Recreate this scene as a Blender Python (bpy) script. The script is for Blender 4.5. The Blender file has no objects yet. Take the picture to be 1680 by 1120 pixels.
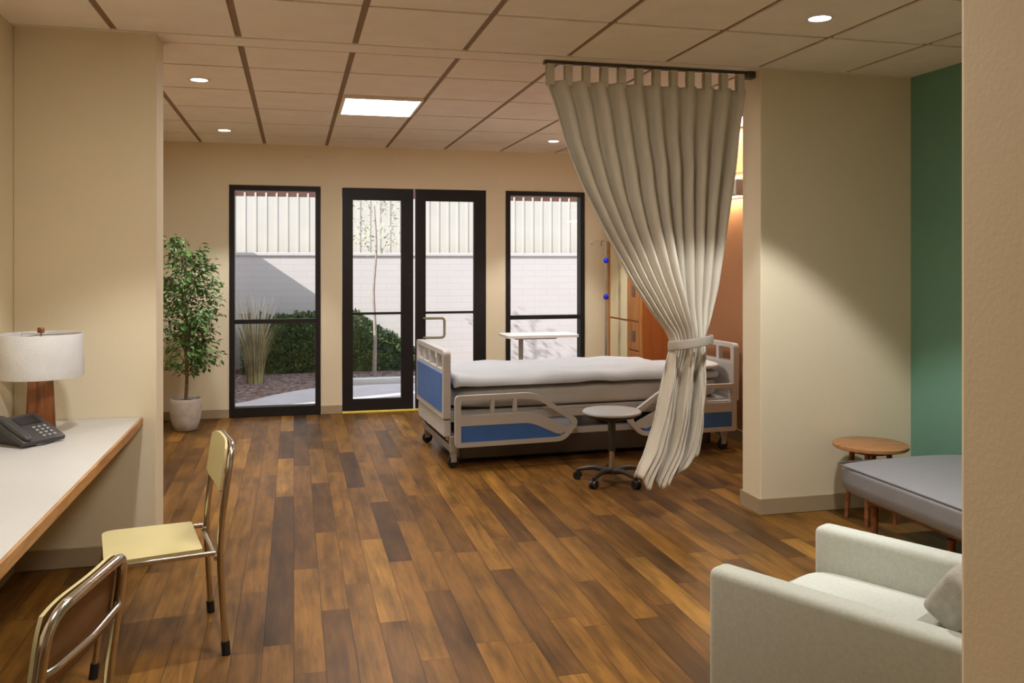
import bpy, bmesh, math, random
from mathutils import Vector, Matrix
R = math.radians
PI = math.pi
SC = bpy.context.scene
COL = SC.collection
rnd = random.Random(7)

# ------------------------------------------------------------------ materials
def srgb(r, g, b):
    f = lambda c: (c / 255 / 12.92) if c / 255 <= .04045 else ((c / 255 + .055) / 1.055) ** 2.4
    return (f(r), f(g), f(b), 1)

def new_mat(name):
    m = bpy.data.materials.new(name); m.use_nodes = True
    nt = m.node_tree
    return m, nt, nt.nodes, nt.links, nt.nodes['Principled BSDF']

def mat(name, col, rough=.6, metal=0, var=.06, scale=8, bump=0, bscale=80, sheen=0, stretch=None, spec=.5):
    m, nt, N, L, b = new_mat(name)
    b.inputs['Roughness'].default_value = rough
    b.inputs['Metallic'].default_value = metal
    b.inputs['Specular IOR Level'].default_value = spec
    if sheen: b.inputs['Sheen Weight'].default_value = sheen
    tc = N.new('ShaderNodeTexCoord'); mp = N.new('ShaderNodeMapping')
    L.new(tc.outputs['Object'], mp.inputs['Vector'])
    if stretch: mp.inputs['Scale'].default_value = stretch
    nz = N.new('ShaderNodeTexNoise'); nz.inputs['Scale'].default_value = scale; nz.inputs['Detail'].default_value = 4
    L.new(mp.outputs['Vector'], nz.inputs['Vector'])
    cr = N.new('ShaderNodeValToRGB')
    lo = [max(0, c * (1 - var)) for c in col[:3]] + [1]; hi = [min(1, c * (1 + var)) for c in col[:3]] + [1]
    cr.color_ramp.elements[0].position = .3; cr.color_ramp.elements[1].position = .7
    cr.color_ramp.elements[0].color = lo; cr.color_ramp.elements[1].color = hi
    L.new(nz.outputs['Fac'], cr.inputs['Fac']); L.new(cr.outputs['Color'], b.inputs['Base Color'])
    if bump:
        n2 = N.new('ShaderNodeTexNoise'); n2.inputs['Scale'].default_value = bscale; n2.inputs['Detail'].default_value = 3
        L.new(mp.outputs['Vector'], n2.inputs['Vector'])
        bp = N.new('ShaderNodeBump'); bp.inputs['Strength'].default_value = bump; bp.inputs['Distance'].default_value = .01
        L.new(n2.outputs['Fac'], bp.inputs['Height']); L.new(bp.outputs['Normal'], b.inputs['Normal'])
    return m

def emit(name, col, strength):
    m = bpy.data.materials.new(name); m.use_nodes = True
    N = m.node_tree.nodes; N.clear()
    o = N.new('ShaderNodeOutputMaterial'); e = N.new('ShaderNodeEmission')
    e.inputs['Color'].default_value = (*col[:3], 1); e.inputs['Strength'].default_value = strength
    m.node_tree.links.new(e.outputs[0], o.inputs[0])
    return m

def glass_mat(name):
    m = bpy.data.materials.new(name); m.use_nodes = True
    N = m.node_tree.nodes; L = m.node_tree.links; N.clear()
    o = N.new('ShaderNodeOutputMaterial'); mx = N.new('ShaderNodeMixShader')
    t = N.new('ShaderNodeBsdfTransparent'); t.inputs[0].default_value = (.97, .98, .975, 1)
    g = N.new('ShaderNodeBsdfGlossy'); g.inputs['Roughness'].default_value = .02
    f = N.new('ShaderNodeFresnel'); f.inputs[0].default_value = 1.35
    L.new(f.outputs[0], mx.inputs[0]); L.new(t.outputs[0], mx.inputs[1]); L.new(g.outputs[0], mx.inputs[2]); L.new(mx.outputs[0], o.inputs[0])
    return m

def wood(name, lo, hi, rough=.45, axis='z', scale=3.0):
    m, nt, N, L, b = new_mat(name)
    b.inputs['Roughness'].default_value = rough
    tc = N.new('ShaderNodeTexCoord'); mp = N.new('ShaderNodeMapping')
    s = {'x': (.12, 1, 1), 'y': (1, .12, 1), 'z': (1, 1, .12)}[axis]
    mp.inputs['Scale'].default_value = [v * scale * 4 for v in s]
    L.new(tc.outputs['Object'], mp.inputs['Vector'])
    nz = N.new('ShaderNodeTexNoise'); nz.inputs['Scale'].default_value = 3; nz.inputs['Detail'].default_value = 7; nz.inputs['Roughness'].default_value = .6
    nz.inputs['Distortion'].default_value = .6
    L.new(mp.outputs['Vector'], nz.inputs['Vector'])
    cr = N.new('ShaderNodeValToRGB')
    cr.color_ramp.elements[0].position = .32; cr.color_ramp.elements[1].position = .68
    cr.color_ramp.elements[0].color = lo; cr.color_ramp.elements[1].color = hi
    L.new(nz.outputs['Fac'], cr.inputs['Fac']); L.new(cr.outputs['Color'], b.inputs['Base Color'])
    return m

def floor_mat():
    m, nt, N, L, b = new_mat('plank_floor')
    tc = N.new('ShaderNodeTexCoord'); sp = N.new('ShaderNodeSeparateXYZ'); L.new(tc.outputs['Object'], sp.inputs[0])
    def math_(op, a, bb=None, clamp=False):
        n = N.new('ShaderNodeMath'); n.operation = op; n.use_clamp = clamp
        for i, v in enumerate((a, bb)):
            if v is None: continue
            if isinstance(v, (int, float)): n.inputs[i].default_value = v
            else: L.new(v, n.inputs[i])
        return n.outputs[0]
    W, LEN = .118, 1.15
    xr = math_('DIVIDE', sp.outputs['X'], W); row = math_('FLOOR', xr); fx = math_('FRACT', xr)
    w1 = N.new('ShaderNodeTexWhiteNoise'); w1.noise_dimensions = '1D'; L.new(row, w1.inputs['W'])
    yr = math_('ADD', math_('DIVIDE', sp.outputs['Y'], LEN), math_('MULTIPLY', w1.outputs['Value'], 17.3))
    cell = math_('FLOOR', yr); fy = math_('FRACT', yr)
    cb = N.new('ShaderNodeCombineXYZ'); L.new(row, cb.inputs[0]); L.new(cell, cb.inputs[1])
    w2 = N.new('ShaderNodeTexWhiteNoise'); w2.noise_dimensions = '2D'; L.new(cb.outputs[0], w2.inputs['Vector'])
    cr = N.new('ShaderNodeValToRGB'); E = cr.color_ramp.elements
    cols = [(0, srgb(76, 51, 25)), (.15, srgb(106, 72, 33)), (.5, srgb(124, 85, 36)), (.85, srgb(134, 92, 38)), (1, srgb(156, 112, 50))]
    E[0].position, E[0].color = cols[0]; E[1].position, E[1].color = cols[-1]
    for p, c in cols[1:-1]:
        e = E.new(p); e.color = c
    L.new(w2.outputs['Value'], cr.inputs['Fac'])
    # grain, shifted per plank
    va = N.new('ShaderNodeVectorMath'); va.operation = 'MULTIPLY'; L.new(tc.outputs['Object'], va.inputs[0]); va.inputs[1].default_value = (34, 2.2, 1)
    vs = N.new('ShaderNodeVectorMath'); vs.operation = 'SCALE'; L.new(w2.outputs['Color'], vs.inputs[0]); vs.inputs['Scale'].default_value = 40
    vb = N.new('ShaderNodeVectorMath'); vb.operation = 'ADD'; L.new(va.outputs[0], vb.inputs[0]); L.new(vs.outputs[0], vb.inputs[1])
    gn = N.new('ShaderNodeTexNoise'); gn.inputs['Scale'].default_value = 1; gn.inputs['Detail'].default_value = 6; gn.inputs['Roughness'].default_value = .65; gn.inputs['Distortion'].default_value = .8
    L.new(vb.outputs[0], gn.inputs['Vector'])
    gr = N.new('ShaderNodeMapRange'); gr.inputs['From Min'].default_value = .3; gr.inputs['From Max'].default_value = .7
    gr.inputs['To Min'].default_value = .58; gr.inputs['To Max'].default_value = 1.22; L.new(gn.outputs['Fac'], gr.inputs['Value'])
    kn = N.new('ShaderNodeTexNoise'); kn.inputs['Scale'].default_value = 3.2; kn.inputs['Detail'].default_value = 3
    vk = N.new('ShaderNodeVectorMath'); vk.operation = 'MULTIPLY'; L.new(vb.outputs[0], vk.inputs[0]); vk.inputs[1].default_value = (.09, .35, 1); L.new(vk.outputs[0], kn.inputs['Vector'])
    kr = N.new('ShaderNodeMapRange'); kr.inputs['From Min'].default_value = .3; kr.inputs['From Max'].default_value = .6
    kr.inputs['To Min'].default_value = .56; kr.inputs['To Max'].default_value = 1.08; L.new(kn.outputs['Fac'], kr.inputs['Value'])
    ex = math_('MULTIPLY', math_('MINIMUM', fx, math_('SUBTRACT', 1, fx)), W)
    ey = math_('MULTIPLY', math_('MINIMUM', fy, math_('SUBTRACT', 1, fy)), LEN)
    ed = math_('MINIMUM', ex, ey)
    gap = N.new('ShaderNodeMapRange'); gap.inputs['From Min'].default_value = .0008; gap.inputs['From Max'].default_value = .0028
    gap.inputs['To Min'].default_value = .45; gap.inputs['To Max'].default_value = 1; L.new(ed, gap.inputs['Value'])
    f = math_('MULTIPLY', math_('MULTIPLY', gr.outputs[0], kr.outputs[0]), gap.outputs[0])
    mx = N.new('ShaderNodeVectorMath'); mx.operation = 'SCALE'; L.new(cr.outputs['Color'], mx.inputs[0]); L.new(f, mx.inputs['Scale'])
    L.new(mx.outputs[0], b.inputs['Base Color'])
    rr = N.new('ShaderNodeMapRange'); rr.inputs['To Min'].default_value = .36; rr.inputs['To Max'].default_value = .5; L.new(gn.outputs['Fac'], rr.inputs['Value'])
    L.new(rr.outputs[0], b.inputs['Roughness']); b.inputs['Specular IOR Level'].default_value = .2
    bp = N.new('ShaderNodeBump'); bp.inputs['Strength'].default_value = .25; bp.inputs['Distance'].default_value = .002
    L.new(f, bp.inputs['Height']); L.new(bp.outputs['Normal'], b.inputs['Normal'])
    return m

M = {}
M['floor'] = floor_mat()
M['cream'] = mat('cream_paint', (.76, .66, .47, 1), .75, var=.025, scale=1.5, bump=.12, bscale=140)
M['cream_tex'] = mat('cream_orange_peel', (.90, .78, .57, 1), .75, var=.03, scale=2, bump=.06, bscale=90)
M['green'] = mat('green_paint', (.14, .30, .22, 1), .6, var=.04, scale=2, bump=.08, bscale=140)
M['orange'] = mat('terracotta_paint', (.42, .19, .085, 1), .65, var=.04, scale=2, bump=.08, bscale=140)
M['tile'] = mat('ceiling_tile', (.95, .86, .74, 1), .9, var=.03, scale=6, bump=.25, bscale=220)
M['tbar'] = mat('ceiling_grid', (.30, .19, .105, 1), .7, var=.05)
M['base'] = mat('tan_skirting', (.40, .305, .19, 1), .55, var=.05, scale=4)
M['black'] = mat('dark_bronze_metal', (.014, .010, .009, 1), .5, var=.1, spec=.3)
M['glass'] = glass_mat('window_glass')
M['sun_leak'] = mat('threshold_sun_leak', (.85, .66, .12, 1), .35, var=.05)  # yellow colour stands for sunlight leaking in at the sill
M['olive'] = mat('olive_bronze', (.28, .27, .16, 1), .4, 0, var=.1)
M['lam'] = mat('white_laminate', (.55, .535, .505, 1), .35, var=.02, scale=3)
M['deskedge'] = wood('oak_edge', srgb(150, 100, 52), srgb(196, 146, 88), .45, 'y')
M['chrome'] = mat('chrome', (.66, .61, .55, 1), .2, 1, var=.02)
M['ply'] = mat('yellow_ply_laminate', (.62, .53, .26, 1), .4, var=.03, scale=5)
M['plyback'] = wood('brown_ply', srgb(122, 82, 44), srgb(150, 104, 58), .5, 'x', 2)
M['rubber'] = mat('black_rubber', (.01, .01, .01, 1), .6, var=.1)
M['shade'] = mat('white_linen_shade', (.68, .67, .665, 1), .9, var=.05, scale=14, bump=.3, bscale=200)
M['lampwood'] = wood('burl_wood', srgb(92, 50, 24), srgb(168, 104, 58), .45, 'z', 1.6)
M['phone'] = mat('charcoal_plastic', (.045, .043, .043, 1), .45, var=.05)
M['screen'] = mat('phone_screen', (.02, .022, .024, 1), .2, var=.05)
M['key'] = mat('grey_keys', (.30, .29, .28, 1), .5, var=.05)
M['pot'] = mat('pale_stone_pot', (.56, .51, .46, 1), .8, var=.14, scale=14, bump=.3, bscale=60)
M['soil'] = mat('soil', (.03, .02, .014, 1), .95, var=.3, scale=40, bump=.6)
M['bark'] = mat('ficus_bark', (.20, .125, .075, 1), .85, var=.25, scale=30, bump=.4)
def leafm(name, c, var, sc=6):
    m = mat(name, c, .45, var=var, scale=sc)
    return m
M['leaf'] = leafm('ficus_leaf', (.095, .20, .05, 1), .55, 9)
M['hedge'] = leafm('hedge_leaf', (.075, .13, .035, 1), .6, 9)
M['grass'] = leafm('dry_grass', (.42, .36, .17, 1), .45, 5)
M['bedgrey'] = mat('warm_grey_plastic', (.55, .535, .52, 1), .42, var=.03)
M['bedlight'] = mat('pale_grey_plastic', (.60, .575, .55, 1), .4, var=.03)
M['blue'] = mat('blue_panel', (.055, .17, .52, 1), .4, var=.05)
M['bedmetal'] = mat('grey_steel', (.36, .33, .31, 1), .4, .5, var=.05)
M['beddark'] = mat('dark_steel', (.12, .11, .105, 1), .32, .8, var=.1)
M['caster'] = mat('caster_black', (.012, .012, .012, 1), .5, var=.1)
M['castergrey'] = mat('caster_grey', (.42, .41, .40, 1), .4, .3, var=.1)
M['mattress'] = mat('grey_mattress', (.58, .57, .56, 1), .8, var=.05, bump=.1)
M['white'] = mat('white_linen', (.47, .49, .52, 1), .85, var=.03, scale=5, bump=.1, bscale=160)
M['pillow'] = mat('pale_pillow', (.60, .58, .57, 1), .85, var=.04, bump=.1)
M['curtain'] = mat('linen_curtain', (.62, .57, .475, 1), .9, var=.06, scale=20, bump=.2, bscale=260, stretch=(1, 1, .25))
M['rod'] = mat('dark_curtain_track', (.10, .085, .065, 1), .45, .4, var=.05)
M['seatgrey'] = mat('stool_vinyl', (.40, .40, .40, 1), .45, var=.03)
M['stooldark'] = mat('stool_dark', (.05, .042, .036, 1), .4, .2, var=.1)
M['stoolmetal'] = mat('stool_metal', (.52, .46, .38, 1), .3, .9, var=.05)
M['chair'] = mat('sage_grey_fabric', (.52, .545, .485, 1), .92, var=.06, scale=90, bump=.12, bscale=420, sheen=.1)
M['pillow2'] = mat('taupe_fabric', (.42, .39, .33, 1), .92, var=.10, scale=60, bump=.3, bscale=320)
M['day'] = mat('grey_vinyl', (.222, .218, .224, 1), .6, var=.03, bump=.08, bscale=120)
M['piping'] = mat('dark_piping', (.12, .118, .12, 1), .6, var=.03)
M['daywood'] = wood('redwood_frame', srgb(112, 62, 34), srgb(158, 98, 58), .45, 'y')
M['tablewood'] = wood('table_oak', srgb(150, 102, 62), srgb(186, 136, 90), .45, 'x')
M['ward'] = wood('orange_wood', srgb(156, 92, 38), srgb(206, 138, 70), .4, 'z', 2)
M['wardlight'] = mat('lit_pale_maple', (.93, .80, .50, 1), .6, var=.03, stretch=(6, 6, .5))  # pale maple, colour raised further for strong light falling on the doors
M['wardside'] = wood('russet_side', srgb(150, 82, 36), srgb(170, 96, 44), .45, 'z', 2)
M['sconce'] = mat('sconce_bronze', (.20, .13, .085, 1), .45, .3, var=.05)
M['sconcefront'] = mat('sconce_front', (.46, .40, .33, 1), .45, .2, var=.05)
M['paving'] = mat('concrete_paving', (.74, .68, .71, 1), .9, var=.06, scale=3, bump=.2)
M['kerb'] = mat('pale_kerb', (.78, .76, .75, 1), .85, var=.04)
M['gardenwall'] = None
M['boards'] = mat('white_board_fence', (.70, .66, .60, 1), .8, var=.03, scale=4)
M['brownbeam'] = mat('brown_beam', (.16, .07, .05, 1), .7, var=.15)
M['white_plastic'] = mat('white_plastic', (.82, .80, .77, 1), .5, var=.02)
M['bluebead'] = mat('blue_clamp', (.01, .02, .55, 1), .35, var=.02)
M['panel'] = emit('panel_diffuser', (1, .985, .96), 9)
M['down'] = emit('downlight_lens', (1, .97, .92), 14)
M['glow'] = emit('sconce_lens', (1, .84, .58), 7)
M['plaster'] = mat('exterior_render', (.7, .68, .65, 1), .9)

def block_wall():
    m, nt, N, L, b = new_mat('garden_block_wall'); b.inputs['Roughness'].default_value = .9
    tc = N.new('ShaderNodeTexCoord'); mp = N.new('ShaderNodeMapping'); mp.inputs['Rotation'].default_value = (R(90), 0, 0)
    L.new(tc.outputs['Object'], mp.inputs['Vector'])
    br = N.new('ShaderNodeTexBrick'); br.inputs['Scale'].default_value = 1; br.inputs['Brick Width'].default_value = .4; br.inputs['Row Height'].default_value = .1
    br.inputs['Mortar Size'].default_value = .006; br.inputs['Color1'].default_value = (.78, .72, .71, 1); br.inputs['Color2'].default_value = (.76, .70, .69, 1); br.inputs['Mortar'].default_value = (.70, .645, .635, 1)
    L.new(mp.outputs[0], br.inputs['Vector']); L.new(br.outputs['Color'], b.inputs['Base Color'])
    return m
M['gardenwall'] = block_wall()
def gravel():
    m, nt, N, L, b = new_mat('bark_gravel'); b.inputs['Roughness'].default_value = .95
    tc = N.new('ShaderNodeTexCoord'); v = N.new('ShaderNodeTexVoronoi'); v.inputs['Scale'].default_value = 22
    L.new(tc.outputs['Object'], v.inputs['Vector'])
    cr = N.new('ShaderNodeValToRGB'); cr.color_ramp.elements[0].color = (.10, .058, .05, 1); cr.color_ramp.elements[1].color = (.42, .30, .265, 1)
    sp = N.new('ShaderNodeSeparateColor'); L.new(v.outputs['Color'], sp.inputs[0]); L.new(sp.outputs[0], cr.inputs['Fac']); L.new(cr.outputs[0], b.inputs['Base Color'])
    bp = N.new('ShaderNodeBump'); bp.inputs['Strength'].default_value = .9; bp.inputs['Distance'].default_value = .03
    L.new(v.outputs['Distance'], bp.inputs['Height']); L.new(bp.outputs[0], b.inputs['Normal'])
    return m
M['gravel'] = gravel()

# ------------------------------------------------------------------ mesh helpers
OPEN_MESH = {'hedge', 'blade_clump', 'crown', 'foliage', 'drape', 'tab'}
def BM(): return bmesh.new()

def obj(name, bm, m, parent=None, smooth=False, loc=None, angle=None):
    me = bpy.data.meshes.new(name)
    if name not in OPEN_MESH: bmesh.ops.recalc_face_normals(bm, faces=bm.faces[:])
    if smooth:
        for f in bm.faces: f.smooth = True
    bm.to_mesh(me); bm.free()
    for mm in (m if isinstance(m, (list, tuple)) else [m]): me.materials.append(mm)
    o = bpy.data.objects.new(name, me); COL.objects.link(o)
    if parent is not None: o.parent = parent
    if loc: o.location = loc
    if smooth:
        try: me.set_sharp_from_angle(angle=R(angle or 40))
        except Exception: pass
    return o

def tag(o, label=None, cat=None, group=None, kind=None):
    if label: o['label'] = label
    if cat: o['category'] = cat
    if group: o['group'] = group
    if kind: o['kind'] = kind
    return o

def thing(name, label, cat, loc=(0, 0, 0), rz=0, group=None, kind=None):
    o = bpy.data.objects.new(name, None); COL.objects.link(o)
    o.empty_display_size = .1; o.location = loc; o.rotation_euler = (0, 0, rz)
    return tag(o, label, cat, group, kind)

def copy_tree(o, parent=None):
    c = o.copy(); COL.objects.link(c)
    if parent is not None: c.parent = parent
    for ch in list(o.children): copy_tree(ch, c)
    return c

def box(bm, x0, x1, y0, y1, z0, z1, bev=0, seg=2, mi=0):
    vs = [bm.verts.new((x, y, z)) for x in (x0, x1) for y in (y0, y1) for z in (z0, z1)]
    idx = [(0, 1, 3, 2), (4, 6, 7, 5), (0, 4, 5, 1), (2, 3, 7, 6), (0, 2, 6, 4), (1, 5, 7, 3)]
    fs = [bm.faces.new([vs[i] for i in f]) for f in idx]
    for f in fs: f.material_index = mi
    bmesh.ops.recalc_face_normals(bm, faces=fs)
    if bev:
        es = list({e for f in fs for e in f.edges})
        bmesh.ops.bevel(bm, geom=es, offset=bev, segments=seg, profile=.5, affect='EDGES')
    return fs

def xform(bm, verts0, mtx):
    """apply mtx to every vertex created after index list verts0"""
    for v in bm.verts:
        if v not in verts0: v.co = mtx @ v.co

def fillet(pts, rad, n=5, closed=False):
    pts = [Vector(p) for p in pts]; out = []
    N = len(pts)
    for i, p in enumerate(pts):
        if not closed and i in (0, N - 1): out.append(p); continue
        a, b = pts[i - 1], pts[(i + 1) % N]
        r = rad[i] if isinstance(rad, (list, tuple)) else rad
        if r <= 0: out.append(p); continue
        da, db = (a - p), (b - p)
        d = min(r, da.length * .49, db.length * .49)
        A = p + da.normalized() * d; B = p + db.normalized() * d
        for k in range(n + 1):
            t = k / n
            out.append(A * (1 - t) ** 2 + p * 2 * t * (1 - t) + B * t * t)
    return out

def catmull(pts, n=6):
    P = [Vector(p) for p in pts]; P = [2 * P[0] - P[1]] + P + [2 * P[-1] - P[-2]]
    out = []
    for i in range(1, len(P) - 2):
        for k in range(n):
            t = k / n
            out.append(.5 * ((2 * P[i]) + (-P[i - 1] + P[i + 1]) * t + (2 * P[i - 1] - 5 * P[i] + 4 * P[i + 1] - P[i + 2]) * t * t + (-P[i - 1] + 3 * P[i] - 3 * P[i + 1] + P[i + 2]) * t ** 3))
    out.append(P[-2]); return out

def tube(bm, pts, r, seg=10, closed=False, cap=True):
    pts = [Vector(p) for p in pts]; n = len(pts)
    rad = r if isinstance(r, (list, tuple)) else [r] * n
    T = []
    for i in range(n):
        if closed: t = pts[(i + 1) % n] - pts[i - 1]
        else: t = pts[min(i + 1, n - 1)] - pts[max(i - 1, 0)]
        T.append(t.normalized() if t.length > 1e-9 else Vector((0, 0, 1)))
    ref = Vector((0, 0, 1)) if abs(T[0].z) < .9 else Vector((1, 0, 0))
    nrm = (ref - T[0] * ref.dot(T[0])).normalized(); rings = []
    for i in range(n):
        nrm = (nrm - T[i] * nrm.dot(T[i])).normalized(); bn = T[i].cross(nrm)
        rings.append([bm.verts.new(pts[i] + (nrm * math.cos(2 * PI * k / seg) + bn * math.sin(2 * PI * k / seg)) * rad[i]) for k in range(seg)])
    for i in range(n if closed else n - 1):
        a, b = rings[i], rings[(i + 1) % n]
        for k in range(seg): bm.faces.new((a[k], a[(k + 1) % seg], b[(k + 1) % seg], b[k]))
    if cap and not closed:
        bm.faces.new(rings[0][::-1]); bm.faces.new(rings[-1])

def lathe(bm, prof, seg=32, c=(0, 0, 0), cap0=True, cap1=True, sx=1, sy=1):
    rings = []
    for r, z in prof:
        rings.append([bm.verts.new((c[0] + r * sx * math.cos(2 * PI * k / seg), c[1] + r * sy * math.sin(2 * PI * k / seg), c[2] + z)) for k in range(seg)])
    for a, b in zip(rings, rings[1:]):
        for k in range(seg): bm.faces.new((a[k], a[(k + 1) % seg], b[(k + 1) % seg], b[k]))
    if cap0: bm.faces.new(rings[0][::-1])
    if cap1: bm.faces.new(rings[-1])

def prism(bm, poly, d0, d1, fn):
    a = [bm.verts.new(fn(u, v, d0)) for u, v in poly]; b = [bm.verts.new(fn(u, v, d1)) for u, v in poly]
    n = len(poly)
    fs = [bm.faces.new(a[::-1]), bm.faces.new(b)] + [bm.faces.new((a[i], a[(i + 1) % n], b[(i + 1) % n], b[i])) for i in range(n)]
    bmesh.ops.recalc_face_normals(bm, faces=fs)
    return fs

def ring(bm, poly, w, d0, d1, fn, inner=None):
    """closed frame: polygon outline with inward width w, extruded from d0 to d1"""
    n = len(poly); P = [Vector((p[0], p[1])) for p in poly]
    area = sum(P[i].x * P[(i + 1) % n].y - P[(i + 1) % n].x * P[i].y for i in range(n))
    s = 1 if area > 0 else -1
    if inner is None:
        inner = []
        for i in range(n):
            e0 = (P[i] - P[i - 1]).normalized(); e1 = (P[(i + 1) % n] - P[i]).normalized()
            n0 = Vector((-e0.y, e0.x)) * s; n1 = Vector((-e1.y, e1.x)) * s
            k = (n0 + n1); k = k / max(.2, k.dot(n0)) if k.length > 1e-6 else n0
            inner.append(P[i] + k * w)
    V = lambda p, d: bm.verts.new(fn(p[0], p[1], d))
    oa = [V(p, d0) for p in P]; ob = [V(p, d1) for p in P]; ia = [V(p, d0) for p in inner]; ib = [V(p, d1) for p in inner]
    fs = []
    for i in range(n):
        j = (i + 1) % n
        for q in ((oa[i], oa[j], ia[j], ia[i]), (ob[i], ib[i], ib[j], ob[j]), (oa[i], ob[i], ob[j], oa[j]), (ia[i], ia[j], ib[j], ib[i])):
            fs.append(bm.faces.new(q))
    bmesh.ops.recalc_face_normals(bm, faces=fs)

def cushion(bm, sx, sy, sz, n=14, p=4.0, crown=.0, c=(0, 0, 0), cy=2):
    """rounded super-ellipsoid box, half sizes sx sy sz"""
    v0 = set(bm.verts)
    bmesh.ops.create_cube(bm, size=2)
    new = [v for v in bm.verts if v not in v0]
    es = list({e for v in new for e in v.link_edges})
    bmesh.ops.subdivide_edges(bm, edges=es, cuts=n, use_grid_fill=True)
    for v in bm.verts:
        if v in v0: continue
        x, y, z = v.co
        m = max(abs(x), abs(y), abs(z)) or 1
        L = (abs(x) ** p + abs(y) ** p + abs(z) ** p) ** (1 / p)
        x, y, z = x * m / L, y * m / L, z * m / L
        k = 1 + crown * (1 - x * x) * (1 - y ** cy) if z > 0 else 1
        v.co = (c[0] + x * sx, c[1] + y * sy, c[2] + z * sz * k)

def leaf(bm, p, d, up, ln, w):
    d = d.normalized(); s = d.cross(up)
    if s.length < 1e-4: s = d.cross(Vector((1, 0, 0)))
    s.normalize(); nn = s.cross(d)
    a = bm.verts.new(p); b = bm.verts.new(p + d * ln * .5 + s * w * .5 + nn * w * .15); c = bm.verts.new(p + d * ln - nn * ln * .1); e = bm.verts.new(p + d * ln * .5 - s * w * .5 + nn * w * .15)
    bm.faces.new((a, b, c)); bm.faces.new((a, c, e))

ID = lambda u, v, d: (u, v, d)
XZ = lambda u, v, d: (u, d, v)      # polygon in x-z, depth y
YZ = lambda u, v, d: (d, u, v)      # polygon in y-z, depth x

# ------------------------------------------------------------------ room dimensions
H = 2.70
YB = 9.068      # back wall
YP = 4.815      # front plane of the stub walls
XL = -1.346     # left wall
XO = 3.70       # terracotta wall
XG = 3.80       # green wall

def struct(name, bm, m, parent=None, smooth=False):
    o = obj(name, bm, m, parent, smooth)
    if parent is None: o['kind'] = 'structure'
    return o

b = BM(); box(b, XL - .15, XG + .15, -1.75, YB + .15, -.12, 0); struct('floor', b, M['floor'])

# ceiling: slab with the grid's T-bars showing between lay-in tiles
b = BM(); box(b, XL - .15, XG + .15, -1.75, YB + .15, 2.709, 2.86, mi=1)
xs = [XL - .02] + [-.878 + .5988 * i for i in range(0, 8)] + [XG + .02]
ys = [YP - .001 + 0 - .0179 - .7285 * k for k in range(9, -1, -1)]
ys2 = [4.985] + [5.5255 + .7285 * k for k in range(0, 5)] + [YB + .02]
GX, GY = .017, .0125
panel_cells = []
def tiles(ylist):
    for i in range(len(xs) - 1):
        for j in range(len(ylist) - 1):
            if abs(xs[i] - .32) < .02 and abs(ylist[j] - 6.254) < .02: continue
            box(b, xs[i] + GX, xs[i + 1] - GX, ylist[j] + GY, ylist[j + 1] - GY, 2.70, 2.7085)
tiles(ys); tiles(ys2)
struct('ceiling', b, [M['tile'], M['tbar']])
b = BM(); box(b, XL, XG, YP - .017, 4.976, 2.698, 2.7088); struct('trim_1', b, M['tile'])

# walls
b = BM(); box(b, XL - .15, XL, -1.75, YB + .15, 0, 2.86); struct('wall_left', b, M['cream'])
W1 = (-.616, .262, 0, 2.293); D1 = (.474, 1.966, 0, 2.287); W2 = (2.178, 3.056, 0, 2.287)
b = BM(); e = XL
for o_ in (W1, D1, W2):
    box(b, e, o_[0], YB, YB + .15, 0, 2.86); box(b, o_[0], o_[1], YB, YB + .15, o_[3], 2.86); e = o_[1]
box(b, e, XO + .25, YB, YB + .15, 0, 2.86)
bmesh.ops.remove_doubles(b, verts=b.verts[:], dist=1e-5)
struct('wall_back', b, M['cream'])
b = BM(); box(b, XL, -.682, YP, 5.06, 0, 2.709, .006); struct('wall_stub', b, M['cream'])
b = BM(); box(b, 2.745, XG + .1, YP, 5.04, 0, 2.709, .006); struct('wall_partition', b, M['cream'])
b = BM(); box(b, XO, XO + .25, 5.04, YB + .15, 0, 2.86); struct('wall_right', b, M['orange'])
b = BM(); box(b, XG, XG + .15, 1.0, YP, 0, 2.86); struct('wall_alcove', b, M['green'])
b = BM(); box(b, 1.079, 1.21, -1.6, 1.25, 0, 2.709, .012, 3); struct('wall_corridor', b, M['cream_tex'])
b = BM(); box(b, 1.21, XG + .15, .95, 1.08, 0, 2.86); struct('wall_near', b, M['cream'])
b = BM(); box(b, XL - .15, 1.3, -1.75, -1.6, 0, 2.86); struct('wall_behind', b, M['cream'])

# skirtings
def skirt(name, *boxes):
    b = BM()
    for q in boxes: box(b, *q, .003, 1)
    struct(name, b, M['base'])
T = .012
skirt('baseboard_back', (XL, W1[0], YB - T, YB + .001, 0, .088), (W1[1], D1[0], YB - T, YB + .001, 0, .088), (D1[1], W2[0], YB - T, YB + .001, 0, .088), (W2[1], 3.33, YB - T, YB + .001, 0, .088))
skirt('baseboard_stub', (XL, -.682, YP - T, YP, 0, .1), (-.682, -.682 + T, YP - T, 5.06 + T, 0, .1))
skirt('baseboard_partition', (2.745 - T, XG, YP - T, YP, 0, .1), (2.745 - T, 2.745, YP, 5.05, 0, .1))
skirt('baseboard_left', (XL, XL + T, -1.6, YP - T, 0, .1), (XL, XL + T, 5.07, YB - T, 0, .088))
skirt('baseboard_right', (XO - T, XO, 5.06, 8.10, 0, .1))
skirt('baseboard_alcove', (XG - T, XG, 1.1, YP - T, 0, .1))
# thin picture rail on the terracotta wall over the sconce
b = BM(); box(b, XO - .02, XO, 5.2, 8.1, 2.262, 2.285, .003, 1); struct('trim_2', b, M['sconce'])

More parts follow.
